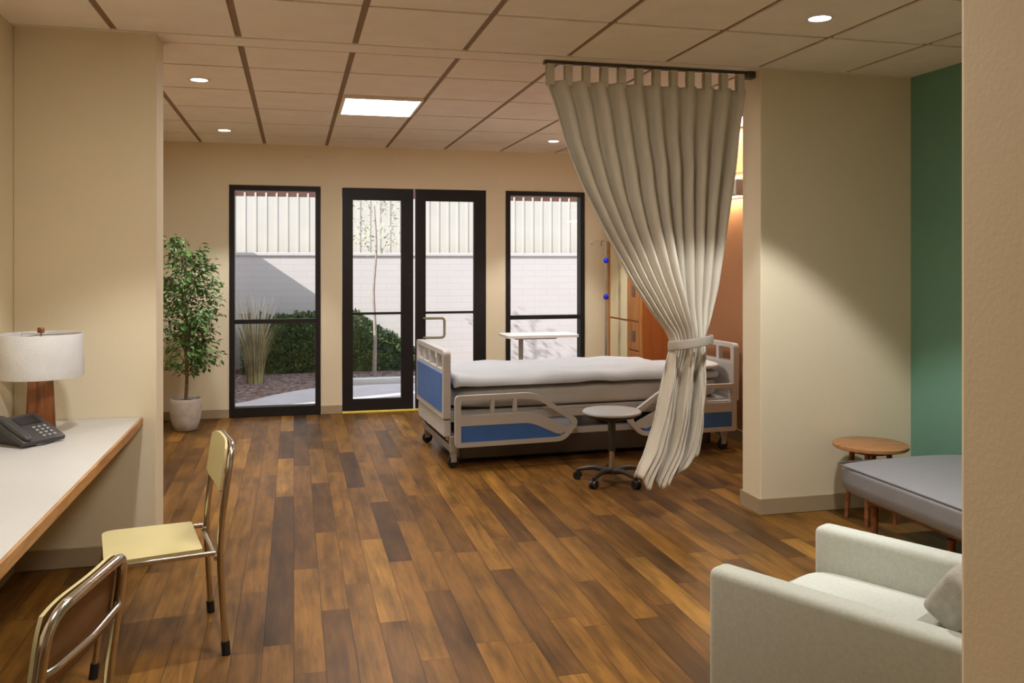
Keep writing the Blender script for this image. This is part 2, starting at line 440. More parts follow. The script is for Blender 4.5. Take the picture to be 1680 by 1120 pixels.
# windows and doors
def window(name, x0, x1, z0, z1, fr, bot, tz, th, parent_kind='structure'):
    r = bpy.data.objects.new(name, None); COL.objects.link(r); r.location = ((x0 + x1) / 2, YB, z0); r['kind'] = 'structure'
    hw = (x1 - x0) / 2; h = z1 - z0; g = .002
    b = BM()
    ring(b, [(-hw + g, g), (hw - g, g), (hw - g, h - g), (-hw + g, h - g)], 0, -.012, .11, XZ,
         inner=[Vector((-hw + fr, bot)), Vector((hw - fr, bot)), Vector((hw - fr, h - fr)), Vector((-hw + fr, h - fr))])
    obj('window_frame', b, M['black'], r)
    b = BM(); box(b, -hw + fr, hw - fr, .0, .07, tz - th / 2, tz + th / 2); obj('transom', b, M['black'], r)
    for za, zb in ((bot, tz - th / 2), (tz + th / 2, h - fr)):
        b = BM(); box(b, -hw + fr - .003, hw - fr + .003, .045, .051, za - .003, zb + .003); obj('glass_pane', b, M['glass'], r)
    return r
window('window_1', *W1, .05, .095, .943, .042)
window('window_2', *W2, .05, .095, .943, .042)
def leaf_door(name, x0, x1, sl, sr, handle):
    z0, z1 = .022, 2.285
    r = bpy.data.objects.new(name, None); COL.objects.link(r); r.location = ((x0 + x1) / 2, YB, z0); r['kind'] = 'structure'
    hw = (x1 - x0) / 2; h = z1 - z0; top, bot = .12, .115; tz = .985
    b = BM()
    ring(b, [(-hw, 0), (hw, 0), (hw, h), (-hw, h)], 0, .0, .055, XZ,
         inner=[Vector((-hw + sl, bot)), Vector((hw - sr, bot)), Vector((hw - sr, h - top)), Vector((-hw + sl, h - top))])
    obj('door_leaf', b, M['black'], r)
    b = BM(); box(b, -hw + sl, hw - sr, .01, .045, tz - .012, tz + .012); obj('glazing_bar', b, M['black'], r)
    for za, zb in ((bot, tz - .012), (tz + .012, h - top)):
        b = BM(); box(b, -hw + sl - .003, hw - sr + .003, .026, .032, za - .003, zb + .003); obj('glass_pane', b, M['glass'], r)
    if handle:
        b = BM(); tube(b, fillet([(-hw + sl - .02, -.001, .73), (-hw + sl - .02, -.035, .73), (-hw + sl + .19, -.035, .73), (-hw + sl + .19, -.035, .93), (-hw + sl - .02, -.035, .93), (-hw + sl - .02, -.001, .93)], .035), .013, 10)
        tag(obj('door_handle', b, M['olive'], r, True), 'olive bronze pull handle')
    return r
leaf_door('door_1', .478, 1.198, .105, .125, False)
leaf_door('door_2', 1.222, 1.962, .105, .125, True)
b = BM(); box(b, D1[0], D1[1], YB - .03, YB + .12, 0, .02, .004, 1); struct('trim_3', b, M['sun_leak'])  # sill strip painted as a streak of leaking sunlight

# ------------------------------------------------------------------ garden
GZ = -.04
b = BM(); box(b, -14, 16, YB + .15, 22, GZ - .2, GZ - .03); struct('ground', b, M['gravel'])
edge = catmull([(-3.5, 9.2), (-1.6, 9.65), (-.64, 10.25), (-.2, 10.85), (.28, 11.28), (1.0, 11.42), (2.0, 11.45), (4, 11.45), (8, 11.45)], 6)
b = BM(); prism(b, [(p.x, p.y) for p in edge] + [(8, YB + .151), (-3.5, YB + .151)], GZ - .04, GZ, ID); struct('patio', b, M['paving'])
b = BM(); box(b, .55, 8, 11.46, 11.62, GZ - .04, .03, .01); struct('kerb', b, M['kerb'])
b = BM(); box(b, -2.5, 9, 13.8, 14.0, GZ - .1, 1.63); box(b, -2.5, 9, 13.77, 14.03, 1.63, 1.68, .008); struct('wall_garden', b, M['gardenwall'])
b = BM(); box(b, -1.22, -1.04, 9.6, 13.8, GZ - .1, 1.93); box(b, -1.25, -1.01, 9.6, 13.77, 1.93, 1.98, .008); struct('wall_side', b, M['gardenwall'])
b = BM()
for i in range(70):
    x = -2.5 + i * .16
    box(b, x, x + .16, 14.3, 14.33, GZ - .1, 2.56)
    box(b, x - .014, x + .014, 14.291, 14.3, GZ - .1, 2.62)
box(b, -2.5, 8.7, 14.30, 14.36, 2.56, 2.86, mi=1)
box(b, -2.5, 8.7, 14.33, 14.4, GZ - .1, 2.7, mi=0)
struct('fence', b, [M['boards'], M['brownbeam']])

# hedge: a dense box of small leaves
b = BM(); hx0, hx1, hy0, hy1, hz = -.72, 2.05, 13.05, 13.7, .76
htop = lambda x: hz if x < .93 else max(.05, hz - (x - .93) * .62)      # top sloped along the shadow edge; the sunlit end is shaped away
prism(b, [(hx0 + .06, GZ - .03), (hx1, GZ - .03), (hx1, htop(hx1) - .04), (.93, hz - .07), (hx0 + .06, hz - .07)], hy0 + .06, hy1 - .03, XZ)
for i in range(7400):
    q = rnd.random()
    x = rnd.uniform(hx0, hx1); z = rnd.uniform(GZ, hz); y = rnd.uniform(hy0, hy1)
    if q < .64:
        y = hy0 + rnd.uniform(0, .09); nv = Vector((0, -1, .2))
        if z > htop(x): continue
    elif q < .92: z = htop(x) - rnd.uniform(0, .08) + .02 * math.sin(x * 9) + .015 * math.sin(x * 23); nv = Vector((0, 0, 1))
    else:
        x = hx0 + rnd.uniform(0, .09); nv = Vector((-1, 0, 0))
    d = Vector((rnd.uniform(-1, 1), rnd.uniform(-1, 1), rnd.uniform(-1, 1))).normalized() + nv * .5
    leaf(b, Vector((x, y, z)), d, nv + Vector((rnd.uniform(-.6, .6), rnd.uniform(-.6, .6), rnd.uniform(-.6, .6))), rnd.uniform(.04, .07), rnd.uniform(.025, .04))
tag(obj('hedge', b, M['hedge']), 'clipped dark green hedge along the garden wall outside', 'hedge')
# ornamental grass
g = thing('ornamental_grass', 'tan feathery ornamental grass clump outside the left window', 'plant', (-.50, 12.2, GZ - .03))
b = BM()
for i in range(420):
    a = rnd.uniform(0, 2 * PI); r0 = rnd.uniform(0, .12); ln = rnd.uniform(.55, 1.2); sp = rnd.uniform(.05, .5) * ln * .75
    p0 = Vector((r0 * math.cos(a), r0 * math.sin(a), 0)); dr = Vector((math.cos(a), math.sin(a), 0)); sd = Vector((-dr.y, dr.x, 0)) * rnd.uniform(.004, .008)
    prev = None
    for k in range(6):
        t = k / 5; p = p0 + dr * sp * t ** 2 + Vector((0, 0, ln * (t - .22 * t * t * sp * 2)))
        w = sd * (1 - t * .9)
        c = (b.verts.new(p - w), b.verts.new(p + w))
        if prev: b.faces.new((prev[0], prev[1], c[1], c[0]))
        prev = c
obj('blade_clump', b, M['grass'], g)
b = BM()
for i in range(46):
    a = rnd.uniform(0, 2 * PI); r1 = rnd.uniform(.05, .42); h = rnd.uniform(.85, 1.2)
    p0 = Vector((.05 * math.cos(a), .05 * math.sin(a), 0)); p1 = Vector((r1 * .5 * math.cos(a), r1 * .5 * math.sin(a), h * .6)); p2 = Vector((r1 * math.cos(a), r1 * math.sin(a), h))
    tube(b, [p0, p1, p1.lerp(p2, .5), p1.lerp(p2, .75), p2], [.002, .002, .006, .012, .002], 5)
tag(obj('plume', b, M['boards'], g), 'pale feathery seed heads')
# young garden tree
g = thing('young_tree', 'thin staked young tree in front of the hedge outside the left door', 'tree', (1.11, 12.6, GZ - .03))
b = BM(); tube(b, catmull([(0, 0, 0), (.01, 0, .6), (-.01, .01, 1.2), (.03, 0, 1.8), (0, 0, 2.4)], 4), [.03 - .0014 * k for k in range(17)], 8); obj('trunk', b, mat('washed_out_bark', (.42, .34, .30, 1), .85, var=.15, scale=20), g, True)  # bark colour lightened to stand for overexposed glare on the trunk
b = BM()
for i in range(240):
    t = rnd.uniform(0, 2 * PI); u = rnd.uniform(-1, 1); r = rnd.random() ** .5
    p = Vector((.45 * r * math.cos(t), .42 * r * math.sin(t), 2.15 + .5 * u * (1 - .4 * r)))
    leaf(b, p, Vector((rnd.uniform(-1, 1), rnd.uniform(-1, 1), rnd.uniform(-1, .3))), Vector((rnd.uniform(-1, 1), rnd.uniform(-1, 1), 1)), rnd.uniform(.05, .08), .03)
obj('crown', b, leafm('young_leaf', (.55, .58, .40, 1), .3), g)

# ------------------------------------------------------------------ ceiling lights
SPOTS = []
def spot(x, y, z, power, size=88, blend=.38, col=(.99, .99, 1), rad=.06):
    l = bpy.data.lights.new('downlight_lamp', 'SPOT'); l.energy = power; l.spot_size = R(size); l.spot_blend = blend; l.color = col; l.shadow_soft_size = rad
    o = bpy.data.objects.new('downlight_lamp', l); COL.objects.link(o); o.location = (x, y, z); SPOTS.append(o); return o
def downlight(x, y, label, power, aim=None):
    r = thing('downlight', label, 'ceiling light', (x, y, 2.70), 0, 'round recessed downlights in the ceiling')
    b = BM(); lathe(b, [(.052, -.001), (.052, -.006), (.066, -.006), (.070, -.003), (.070, .001)], 32, cap0=False, cap1=False); obj('trim_ring', b, M['white_plastic'], r, True)
    b = BM(); lathe(b, [(.0515, -.004), (.0515, .001)], 32); obj('lens', b, M['down'], r)
    s = spot(0, 0, -.012, power); s.parent = r
    if aim:      # a gimbal lamp turned a few degrees
        s.rotation_euler = Vector(aim).to_track_quat('-Z', 'Y').to_euler(); s.data.spot_blend = .25
    return r
PW = 122
downlight(2.445, 3.739, 'round recessed downlight in the ceiling before the green alcove', PW * 1.7, (-.04, .11, -1))
downlight(-.587, 5.951, 'round downlight in the ceiling beside the stub wall, left of the light panel', PW)
downlight(-.596, 8.169, 'small round downlight above the potted tree, close to the back wall', PW)
downlight(2.43, 8.143, 'small round downlight near the back wall beside the curtain', PW)
downlight(-.59, 3.739, 'round downlight above the desk with the phone', PW)
downlight(2.45, 1.75, 'round downlight above the pale armchair', PW)
downlight(-.59, 1.53, 'round downlight added out of view over the near end of the desk', PW * .8)  # unseen lamp added for overall brightness, position guessed
def light_panel(x0, x1, y0, y1, label, power, drop=.022, col=(1, .97, .94)):
    r = thing('light_panel', label, 'ceiling light', ((x0 + x1) / 2, (y0 + y1) / 2, 2.70))
    hx, hy = (x1 - x0) / 2, (y1 - y0) / 2
    b = BM(); ring(b, [(-hx, -hy), (hx, -hy), (hx, hy), (-hx, hy)], .018, .008, -drop, ID); obj('panel_frame', b, M['tile'], r)
    b = BM(); box(b, -hx + .018, hx - .018, -hy + .018, hy - .018, -drop + .003, .006); obj('diffuser', b, M['panel'], r)
    l = bpy.data.lights.new('panel_lamp', 'AREA'); l.shape = 'RECTANGLE'; l.size = hx * 1.8; l.size_y = hy * 1.8; l.energy = power; l.color = col
    o = bpy.data.objects.new('panel_lamp', l); COL.objects.link(o); o.location = (0, 0, -drop - .004); o.parent = r
    return r
light_panel(.337, .902, 6.263, 6.974, 'bright square light panel set in the ceiling over the patient area', 38)
light_panel(.337, .902, 2.62, 3.33, 'square ceiling light panel added out of view near the corridor', 34, col=(1, .91, .79))  # unseen panel added to brighten the near ceiling and walls
light_panel(3.34, 3.68, 6.29, 6.95, 'slim bright light panel in the ceiling against the terracotta wall', 12)
tag(bpy.data.objects['light_panel'], group='light panels')

# ------------------------------------------------------------------ wall sconce on the terracotta wall
s = thing('wall_sconce', 'long bronze up-and-down wall sconce on the terracotta wall', 'wall light', (XO, 7.12, 2.157))
b = BM(); box(b, -.115, -.001, -.445, .445, -.068, .068, .004, 2); obj('housing', b, M['sconce'], s)
b = BM(); box(b, -.121, -.1155, -.435, .44, -.062, .062, .001, 1); tag(obj('front_plate', b, M['sconcefront'], s), 'paler front plate')
for z in (-.0735, .069):
    b = BM(); box(b, -.10, -.012, -.40, .40, z, z + .0045); obj('lens', b, M['glow'], s)
for z, rx in ((-.082, 0), (.082, PI)):
    l = bpy.data.lights.new('sconce_lamp', 'AREA'); l.shape = 'RECTANGLE'; l.size = .08; l.size_y = .78; l.energy = 5; l.color = (1, .80, .52)
    o = bpy.data.objects.new('sconce_lamp', l); COL.objects.link(o); o.location = (-.055, 0, z); o.rotation_euler = (rx, 0, 0); o.parent = s

# ------------------------------------------------------------------ desk
d = thing('desk', 'long white laminate wall desk with oak front edge', 'desk', (XL, 3.2, 0))
YD0 = -1.6; YD1 = 1.61
b = BM(); box(b, .002, .590, YD0, YD1, .696, .740); obj('desktop', b, M['lam'], d)
b = BM(); box(b, .590, .600, YD0, YD1, .696, .7395, .002, 1); tag(obj('front_edge', b, M['deskedge'], d), 'oak edge strip')
b = BM(); box(b, .014, .05, YD0 + .02, YD1 - .02, .60, .696, .002, 1); obj('wall_cleat', b, M['base'], d)
b = BM(); box(b, .03, .58, YD0 + .02, YD0 + .06, 0, .696, .002, 1); obj('end_panel', b, M['lam'], d)

# table lamp
t = thing('table_lamp', 'table lamp with white drum shade and tapered brown wood base', 'lamp', (-1.141, 4.50, .740), R(12))
b = BM(); 
def frus(b, w0, d0, w1, d1, z0, z1):
    lo = [b.verts.new((x * w0, y * d0, z0)) for x, y in ((-1, -1), (1, -1), (1, 1), (-1, 1))]; hi = [b.verts.new((x * w1, y * d1, z1)) for x, y in ((-1, -1), (1, -1), (1, 1), (-1, 1))]
    fs = [b.faces.new(lo[::-1]), b.faces.new(hi)] + [b.faces.new((lo[i], lo[(i + 1) % 4], hi[(i + 1) % 4], hi[i])) for i in range(4)]
    bmesh.ops.bevel(b, geom=list({e for f in fs for e in f.edges}), offset=.004, segments=2, affect='EDGES')
frus(b, .062, .062, .050, .050, 0, .285); obj('lamp_base', b, M['lampwood'], t)
b = BM(); tube(b, [(0, 0, .285), (0, 0, .462)], .006, 10)
for k in range(3):
    a = 2 * PI * k / 3; tube(b, [(0, 0, .452), (.172 * math.cos(a), .172 * math.sin(a), .452)], .002, 6)
obj('stem', b, M['chrome'], t)
b = BM(); lathe(b, [(.182, .258), (.183, .262), (.176, .456), (.175, .458), (.172, .456), (.178, .262)], 64, cap0=False, cap1=False)
f0 = list(b.verts); n = 64
for k in range(n): b.faces.new((b.verts[:][0 * n + k] if False else f0[k], f0[5 * n + k], f0[5 * n + (k + 1) % n], f0[(k + 1) % n]))
obj('lamp_shade', b, M['shade'], t, True)
b = BM(); lathe(b, [(.014, .462), (.015, .466), (.015, .482), (.012, .486)], 20); obj('finial', b, M['lampwood'], t, True)

# desk phone
p = thing('desk_phone', 'charcoal desk phone tilted on its stand', 'phone', (-1.033, 4.193, .740), R(52))
tilt = math.atan2(.088, .20)
TM = Matrix.Translation((0, 0, .022)) @ Matrix.Rotation(tilt, 4, 'X')
b = BM(); box(b, -.12, .087, 0, .215, -.018, .004, .005, 2); b.transform(TM); obj('phone_body', b, M['phone'], p, True)
b = BM(); box(b, -.045, .06, .13, .195, .0035, .0065, .002, 2); b.transform(TM); obj('display', b, M['screen'], p)
for r_ in range(4):
    for c_ in range(3):
        b = BM(); lathe(b, [(.0085, 0), (.0085, .004), (.007, .0055)], 14, (-.005 + c_ * .026, .025 + r_ * .024, .0038), sy=.8); b.transform(TM); obj('key', b, M['key'], p, True)
b = BM(); cushion(b, .021, .105, .013, 6, 3.5, c=(-.092, .108, .013)); b.transform(TM); obj('handset', b, M['phone'], p, True)
b = BM(); prism(b, [(.045, 0), (.20, 0), (.20, .085), (.16, .085)], -.085, .06, YZ); lathe(b, [(.062, 0), (.065, .004), (.060, .012), (.03, .022)], 28, (-.02, .055, 0), sy=.85)
obj('stand', b, M['phone'], p, True)

# ------------------------------------------------------------------ tubular chairs
def make_chair(label, loc, rz):
    """forward = +y, seat centre at the origin"""
    c = thing('tubular_chair', label, 'chair', loc, rz, 'chrome tubular chairs at the desk')
    SH = .415; hw = .212
    b = BM()
    poly = fillet([(-hw + .01, -.178, 0), (hw - .01, -.178, 0), (hw + .004, .172, 0), (-hw - .004, .172, 0)], [.012, .012, .055, .055], 6, True)
    prism(b, [(q.x, q.y) for q in poly], SH - .014, SH, ID); obj('seat', b, M['ply'], c)
    def backline(z):   # y position of the raked back tube at height z
        return -.235 - .055 * max(0, (z - SH)) / .4
    zt = .80
    frame = fillet([(-.232, -.262, .0), (-.205, backline(.43), .43), (-.205, backline(zt), zt), (.205, backline(zt), zt), (.205, backline(.43), .43), (.232, -.262, .0)], [0, .12, .085, .085, .12, 0], 8)
    # bow the top rail backwards
    for q in frame:
        if q.z > .62 and abs(q.x) < .2: q.y -= .014 * (1 - (q.x / .2) ** 2)
    b = BM(); tube(b, frame, .0125, 12); obj('back_frame', b, M['chrome'], c, True)
    b = BM()
    for s_ in (-1, 1):
        tube(b, fillet([(s_ * .20, backline(.40) + .01, .392), (s_ * .205, -.05, .392), (s_ * .205, .168, .392)], .02, 3), .0105, 10)
    tube(b, [(-.205, .10, .392), (.205, .10, .392)], .009, 8)
    tube(b, fillet([(-.21, -.226, .372), (-.16, -.226, .372), (.16, -.226, .372), (.21, -.226, .372)], .0, 3), .009, 8)
    obj('seat_rail', b, M['chrome'], c, True)
    for s_ in (-1, 1):
        b = BM(); tube(b, fillet([(s_ * .205, .05, .393), (s_ * .205, .155, .393), (s_ * .225, .205, .02)], .05, 6), .0115, 10); lg = obj('front_leg', b, M['chrome'], c, True)
        b = BM(); tube(b, [(s_ * .2232, .2005, .055), (s_ * .226, .2075, .0)], .0155, 12); obj('foot_cap', b, M['rubber'], lg, True)
        b = BM(); tube(b, [(s_ * .229, -.2585, .052), (s_ * .2322, -.2622, .0)], .0165, 12); obj('rear_foot_cap', b, M['rubber'], c, True)
    # curved plywood back panel, lying in front of the tube
    zb = .615; nx, nz = 14, 8
    def bp(u, w, off):
        hwid = .203 - .012 * max(0, (w - .6) / .4) ** 2
        z = zb + (zt + .012 - zb) * w - .020 * (abs(u) ** 5) * (1 if w > .5 else -1) * abs(2 * w - 1)
        x = u * hwid
        return Vector((x, backline(z) + .016 + off - .014 * (1 - u * u), z))
    b = BM(); gr = []
    for off in (.0, .009):
        gr.append([[b.verts.new(bp(-1 + 2 * i / nx, j / nz, off)) for i in range(nx + 1)] for j in range(nz + 1)])
    A, B = gr
    for j in range(nz):
        for i in range(nx):
            fa = b.faces.new((A[j][i], A[j][i + 1], A[j + 1][i + 1], A[j + 1][i])); fa.material_index = 1
            b.faces.new((B[j][i], B[j + 1][i], B[j + 1][i + 1], B[j][i + 1]))
    for j in range(nz):
        b.faces.new((A[j][0], A[j + 1][0], B[j + 1][0], B[j][0])); b.faces.new((A[j][nx], B[j][nx], B[j + 1][nx], A[j + 1][nx]))
    for i in range(nx):
        b.faces.new((A[0][i], B[0][i], B[0][i + 1], A[0][i + 1])); b.faces.new((A[nz][i], A[nz][i + 1], B[nz][i + 1], B[nz][i]))
    obj('backrest', b, [M['ply'], M['plyback']], c, True)
    b = BM(); tube(b, fillet([(-.203, backline(.67), .672), (-.17, backline(.67) - .012, .672), (0, backline(.67) - .022, .672), (.17, backline(.67) - .012, .672), (.203, backline(.67), .672)], .02, 4), .009, 10); obj('back_crossbar', b, M['chrome'], c, True)
    return c
make_chair('chrome and yellow chair farther from the viewer, seat fully in view, nearest the stub wall', (-.560, 3.775, 0), R(90 + 12))
make_chair('chrome chair cut by the bottom edge of the photo, its brown back towards the viewer', (-.735, 2.25, 0), R(90 - 11))

# ------------------------------------------------------------------ potted tree
t = thing('potted_ficus', 'leafy green indoor tree in a pale stone pot', 'potted plant', (-.956, 8.52, 0))
b = BM(); lathe(b, [(.088, 0), (.100, .008), (.125, .09), (.140, .19), (.141, .255), (.138, .285), (.132, .292), (.126, .286), (.124, .262)], 40, cap1=False); obj('pot', b, M['pot'], t, True)
b = BM(); lathe(b, [(.1235, .255), (.1235, .262), (.06, .268)], 30); obj('soil', b, M['soil'], t, True)
b = BM(); tr = catmull([(0, 0, .262), (.008, 0, .5), (-.006, .006, .8), (.012, 0, 1.15), (0, 0, 1.5), (.0, 0, 1.75)], 5)
tube(b, tr, [.017 - .013 * i / (len(tr) - 1) for i in range(len(tr))], 9)
br = []
for i in range(80):
    z0 = rnd.uniform(.46, 1.62); a = rnd.uniform(0, 2 * PI); ln = rnd.uniform(.16, .34) * (1 - .45 * max(0, (z0 - 1.1) / .7))
    p0 = Vector((0, 0, z0)); p2 = p0 + Vector((math.cos(a) * ln, math.sin(a) * ln, ln * rnd.uniform(.35, 1.0))); p1 = p0.lerp(p2, .5) + Vector((0, 0, .03))
    tube(b, [p0, p1, p2], [.005, .0035, .0015], 5); br.append((p0, p1, p2))
obj('trunk', b, M['bark'], t, True)
b = BM(); cnt = 0
while cnt < 2100:
    p0, p1, p2 = rnd.choice(br); tt = rnd.uniform(.3, 1.05)
    p = p0 * (1 - tt) ** 2 + p1 * 2 * tt * (1 - tt) + p2 * tt * tt
    p = p + Vector((rnd.gauss(0, .035), rnd.gauss(0, .035), rnd.gauss(0, .035)))
    if p.z < .42 or math.hypot(p.x, p.y) > .335 or p.z > 1.86: continue
    out = Vector((p.x, p.y, 0)).normalized() if (p.x or p.y) else Vector((1, 0, 0))
    d_ = out * .6 + Vector((rnd.uniform(-1, 1), rnd.uniform(-1, 1), rnd.uniform(-1.0, .3)))
    leaf(b, p, d_, Vector((rnd.uniform(-.5, .5), rnd.uniform(-.5, .5), 1)), rnd.uniform(.045, .075), rnd.uniform(.024, .038)); cnt += 1
obj('foliage', b, M['leaf'], t)

# ------------------------------------------------------------------ hospital bed (u along the length from the foot, v away from the viewer)
BED = R(3.0)
bed = thing('hospital_bed', 'adjustable hospital bed with blue-panelled rails', 'bed', (1.07, 6.42, 0), BED)
LBED, WB = 2.42, 1.06
def end_board(name, u0, thick, zb, zt, m, label=None):
    b = BM(); fn = lambda u, v, d: (d, u, v)
    out = fillet([(0, zb, 0), (WB, zb, 0), (WB, zt, 0), (0, zt, 0)], [.01, .01, .04, .04], 4, True)
    ins = fillet([(.05, zb + .045, 0), (WB - .05, zb + .045, 0), (WB - .05, zt - .035, 0), (.05, zt - .035, 0)], [.01, .01, .02, .02], 4, True)
    ring(b, [(q.x, q.y) for q in out], 0, u0, u0 + thick, fn, inner=[Vector((q.x, q.y)) for q in ins])
    zr = zt - .145
    box(b, u0 + .004, u0 + thick - .004, .045, WB - .045, zr - .03, zr)
    for k in range(1, 4):
        v = WB * k / 4; box(b, u0 + .006, u0 + thick - .006, v - .02, v + .02, zr - .005, zt - .03)
    o = obj(name, b, m, bed, True)
    return o, zr
fb, zr = end_board('footboard', .0, .055, .372, .878, M['bedgrey'])
b = BM(); box(b, -.004, .045, .051, WB - .051, .418, zr - .03); tag(obj('blue_panel', b, M['blue'], fb), 'blue panel')
hb, zr = end_board('headboard', LBED, .05, .40, .865, M['bedlight'])
b = BM(); box(b, LBED + .006, LBED + .044, .05, WB - .05, .44, zr - .02); obj('back_panel', b, M['bedlight'], hb)
# brackets and cross beams at both ends
b = BM()
box(b, .01, .065, .03, WB - .03, .235, .36, .006); box(b, LBED - .02, LBED + .035, .03, WB - .03, .235, .40, .006)
for v in (.06, WB - .16): box(b, .04, LBED, v, v + .1, .335, .395, .006)
box(b, .04, LBED - .02, .10, WB - .10, .39, .415, .004)
for v in (.13, WB - .19): box(b, .06, LBED - .05, v, v + .06, .185, .235, .005)
obj('frame', b, M['bedgrey'], bed)
b = BM()
for u in (.05, LBED - .11): box(b, u, u + .07, .02, WB - .02, .125, .175, .006)
for v in (.19, WB - .24): box(b, .1, LBED - .08, v, v + .05, .135, .175, .004)
box(b, .45, .52, .24, WB - .24, .17, .40, .005); box(b, 1.85, 1.92, .24, WB - .24, .17, .40, .005)
for u in (.5, 1.7): tube(b, [(u, WB / 2, .20), (u + .32, WB / 2, .36)], .028, 12)
box(b, .62, 1.75, .22, WB - .22, .10, .135, .004)
obj('base_chassis', b, M['bedmetal'], bed)
b = BM(); box(b, .16, LBED - .12, .15, WB - .15, .03, .20, .012, 2); tag(obj('base_cover', b, M['beddark'], bed), 'dark metal base cover')
for (u, v) in ((.085, .0), (.085, WB - .0), (LBED - .075, .0), (LBED - .075, WB)):
    b = BM(); v_ = v + (.045 if v == 0 else -.045)
    box(b, u - .03, u + .03, v_ - .03, v_ + .03, .115, .24, .006)
    box(b, u - .022, u + .022, v_ - .024, v_ - .017, .045, .125, .003); box(b, u - .022, u + .022, v_ + .017, v_ + .024, .045, .125, .003)
    cs = obj('caster', b, M['castergrey'], bed)
    b = BM(); lathe(b, [(.03, -.014), (.040, -.013), (.044, -.006), (.044, .006), (.040, .013), (.03, .014)], 24); b.transform(Matrix.Translation((u, v_, .044)) @ Matrix.Rotation(PI / 2, 4, 'X')); obj('wheel', b, M['caster'], cs, True)
b = BM(); cushion(b, (LBED - .09) / 2, .47, .085, 16, 7, c=(LBED / 2 + .01, WB / 2 + .02, .50)); obj('mattress', b, M['mattress'], bed, True)
b = BM(); cushion(b, .215, .465, .035, 12, 6, c=(LBED - .255, WB / 2 + .02, .604)); tag(obj('sheet', b, M['white'], bed, True), 'white fitted sheet at the head end')

def side_rail(mirror, vside, u0=.075):
    """rail outline in (u, z); mirror flips it along u"""
    f = (lambda u: u) if not mirror else (lambda u: LBED - .01 - u + .075)
    v0, v1 = (-.066, -.03) if vside == 0 else (WB + .03, WB + .066)
    fn = lambda u, z, d: (f(u), d, z)
    out = fillet([(.075, .168, 0), (.925, .172, 0), (1.03, .285, 0), (1.03, .335, 0), (.70, .552, 0), (.075, .548, 0)], [.03, .06, .05, .05, .10, .035], 5, True)
    ins = fillet([(.118, .203, 0), (.905, .207, 0), (.985, .295, 0), (.985, .322, 0), (.685, .515, 0), (.118, .512, 0)], [.01, .045, .02, .02, .07, .02], 5, True)
    b = BM(); ring(b, [(q.x, q.y) for q in out], 0, v0, v1, fn, inner=[Vector((q.x, q.y)) for q in ins])
    # mid rail with sloping end, and two uprights
    mid = fillet([(.112, .325, 0), (.66, .325, 0), (.88, .225, 0), (.99, .262, 0), (.70, .402, 0), (.112, .398, 0)], [0, .06, .03, .02, .12, 0], 4, True)
    prism(b, [(q.x, q.y) for q in mid], v0 + .003, v1 - .003, fn)
    for u in (.36, .535): prism(b, [(u - .014, .39), (u + .014, .39), (u + .014, .52), (u - .014, .52)], v0 + .004, v1 - .004, fn)
    o = obj('side_rail', b, M['bedgrey'], bed, True, angle=30)
    b = BM(); pn = fillet([(.112, .198, 0), (.89, .202, 0), (.895, .228, 0), (.665, .330, 0), (.112, .330, 0)], [0, 0, 0, .06, 0], 4, True)
    prism(b, [(q.x, q.y) for q in pn], v0 + .008, v1 - .008, fn); tag(obj('blue_panel', b, M['blue'], o), 'blue panel')
    vin = v1 if vside == 0 else v0
    for u in (.25, .62):
        b = BM(); a0, a1 = sorted((vin, .09 if vside == 0 else WB - .09))
        us = sorted((f(u), f(u + .035)))
        box(b, us[0], us[1], a0 - .004, a1, .34, .365, .004)
        obj('rail_arm', b, M['beddark'], o)
for vs in (0, 1):
    side_rail(False, vs); side_rail(True, vs)

def on_bed(u, v, z):
    return (1.07 + u * math.cos(BED) - v * math.sin(BED), 6.42 + u * math.sin(BED) + v * math.cos(BED), z)
# bedspread: a draped slab with a hem hanging over the mattress edge
def blanket():
    nu, nv = 110, 60; u0, u1 = .085, 1.935; v0, v1 = .02, WB + .02
    b = BM(); g0, g1 = [], []
    def top(i, j):
        u = u0 + (u1 - u0) * i / nu; v = v0 + (v1 - v0) * j / nv
        q = min(v - v0, v1 - v) / .085; r = min(u - u0, u1 - u) / .06
        dz = 0
        if q < 1: dz -= .055 * (1 - math.sqrt(max(0, 1 - (1 - q) ** 2)))
        if r < 1: dz -= .045 * (1 - math.sqrt(max(0, 1 - (1 - r) ** 2)))
        w = .006 * math.sin(u * 7 + v * 5 + 1.1 * math.sin(v * 6)) + .004 * math.sin(u * 17 - v * 9) + .004 * math.sin(v * 22 + u * 6)
        w += .018 * math.exp(-((u - 1.55) / .3) ** 2) * (.6 + .4 * math.sin(v * 5))
        crown = .026 * math.sin(PI * j / nv)
        return Vector((u, v, .672 + crown + w + dz))
    for i in range(nu + 1):
        g0.append([b.verts.new(top(i, j)) for j in range(nv + 1)])
        row = []
        for j in range(nv + 1):
            tpt = top(i, j); e = (i in (0, nu)) or (j in (0, nv))
            row.append(b.verts.new((tpt.x, tpt.y, min(tpt.z - .012, .6215) if not e else tpt.z - .022)))
        g1.append(row)
    for i in range(nu):
        for j in range(nv):
            b.faces.new((g0[i][j], g0[i + 1][j], g0[i + 1][j + 1], g0[i][j + 1])); b.faces.new((g1[i][j], g1[i][j + 1], g1[i + 1][j + 1], g1[i + 1][j]))
    for i in range(nu):
        for j in (0, nv): b.faces.new((g0[i][j], g1[i][j], g1[i + 1][j], g0[i + 1][j]))
    for j in range(nv):
        for i in (0, nu): b.faces.new((g0[i][j], g0[i][j + 1], g1[i][j + 1], g1[i][j]))
    for v in b.verts:
        if v.co.z < .60: v.co.z = .60
    o = obj('blanket', b, M['white'], None, True, (1.07, 6.42, 0), 60); o.rotation_euler = (0, 0, BED)
    tag(o, 'white blanket spread over the hospital bed', 'blanket')
blanket()
b = BM(); cushion(b, .15, .26, .030, 12, 3.2)
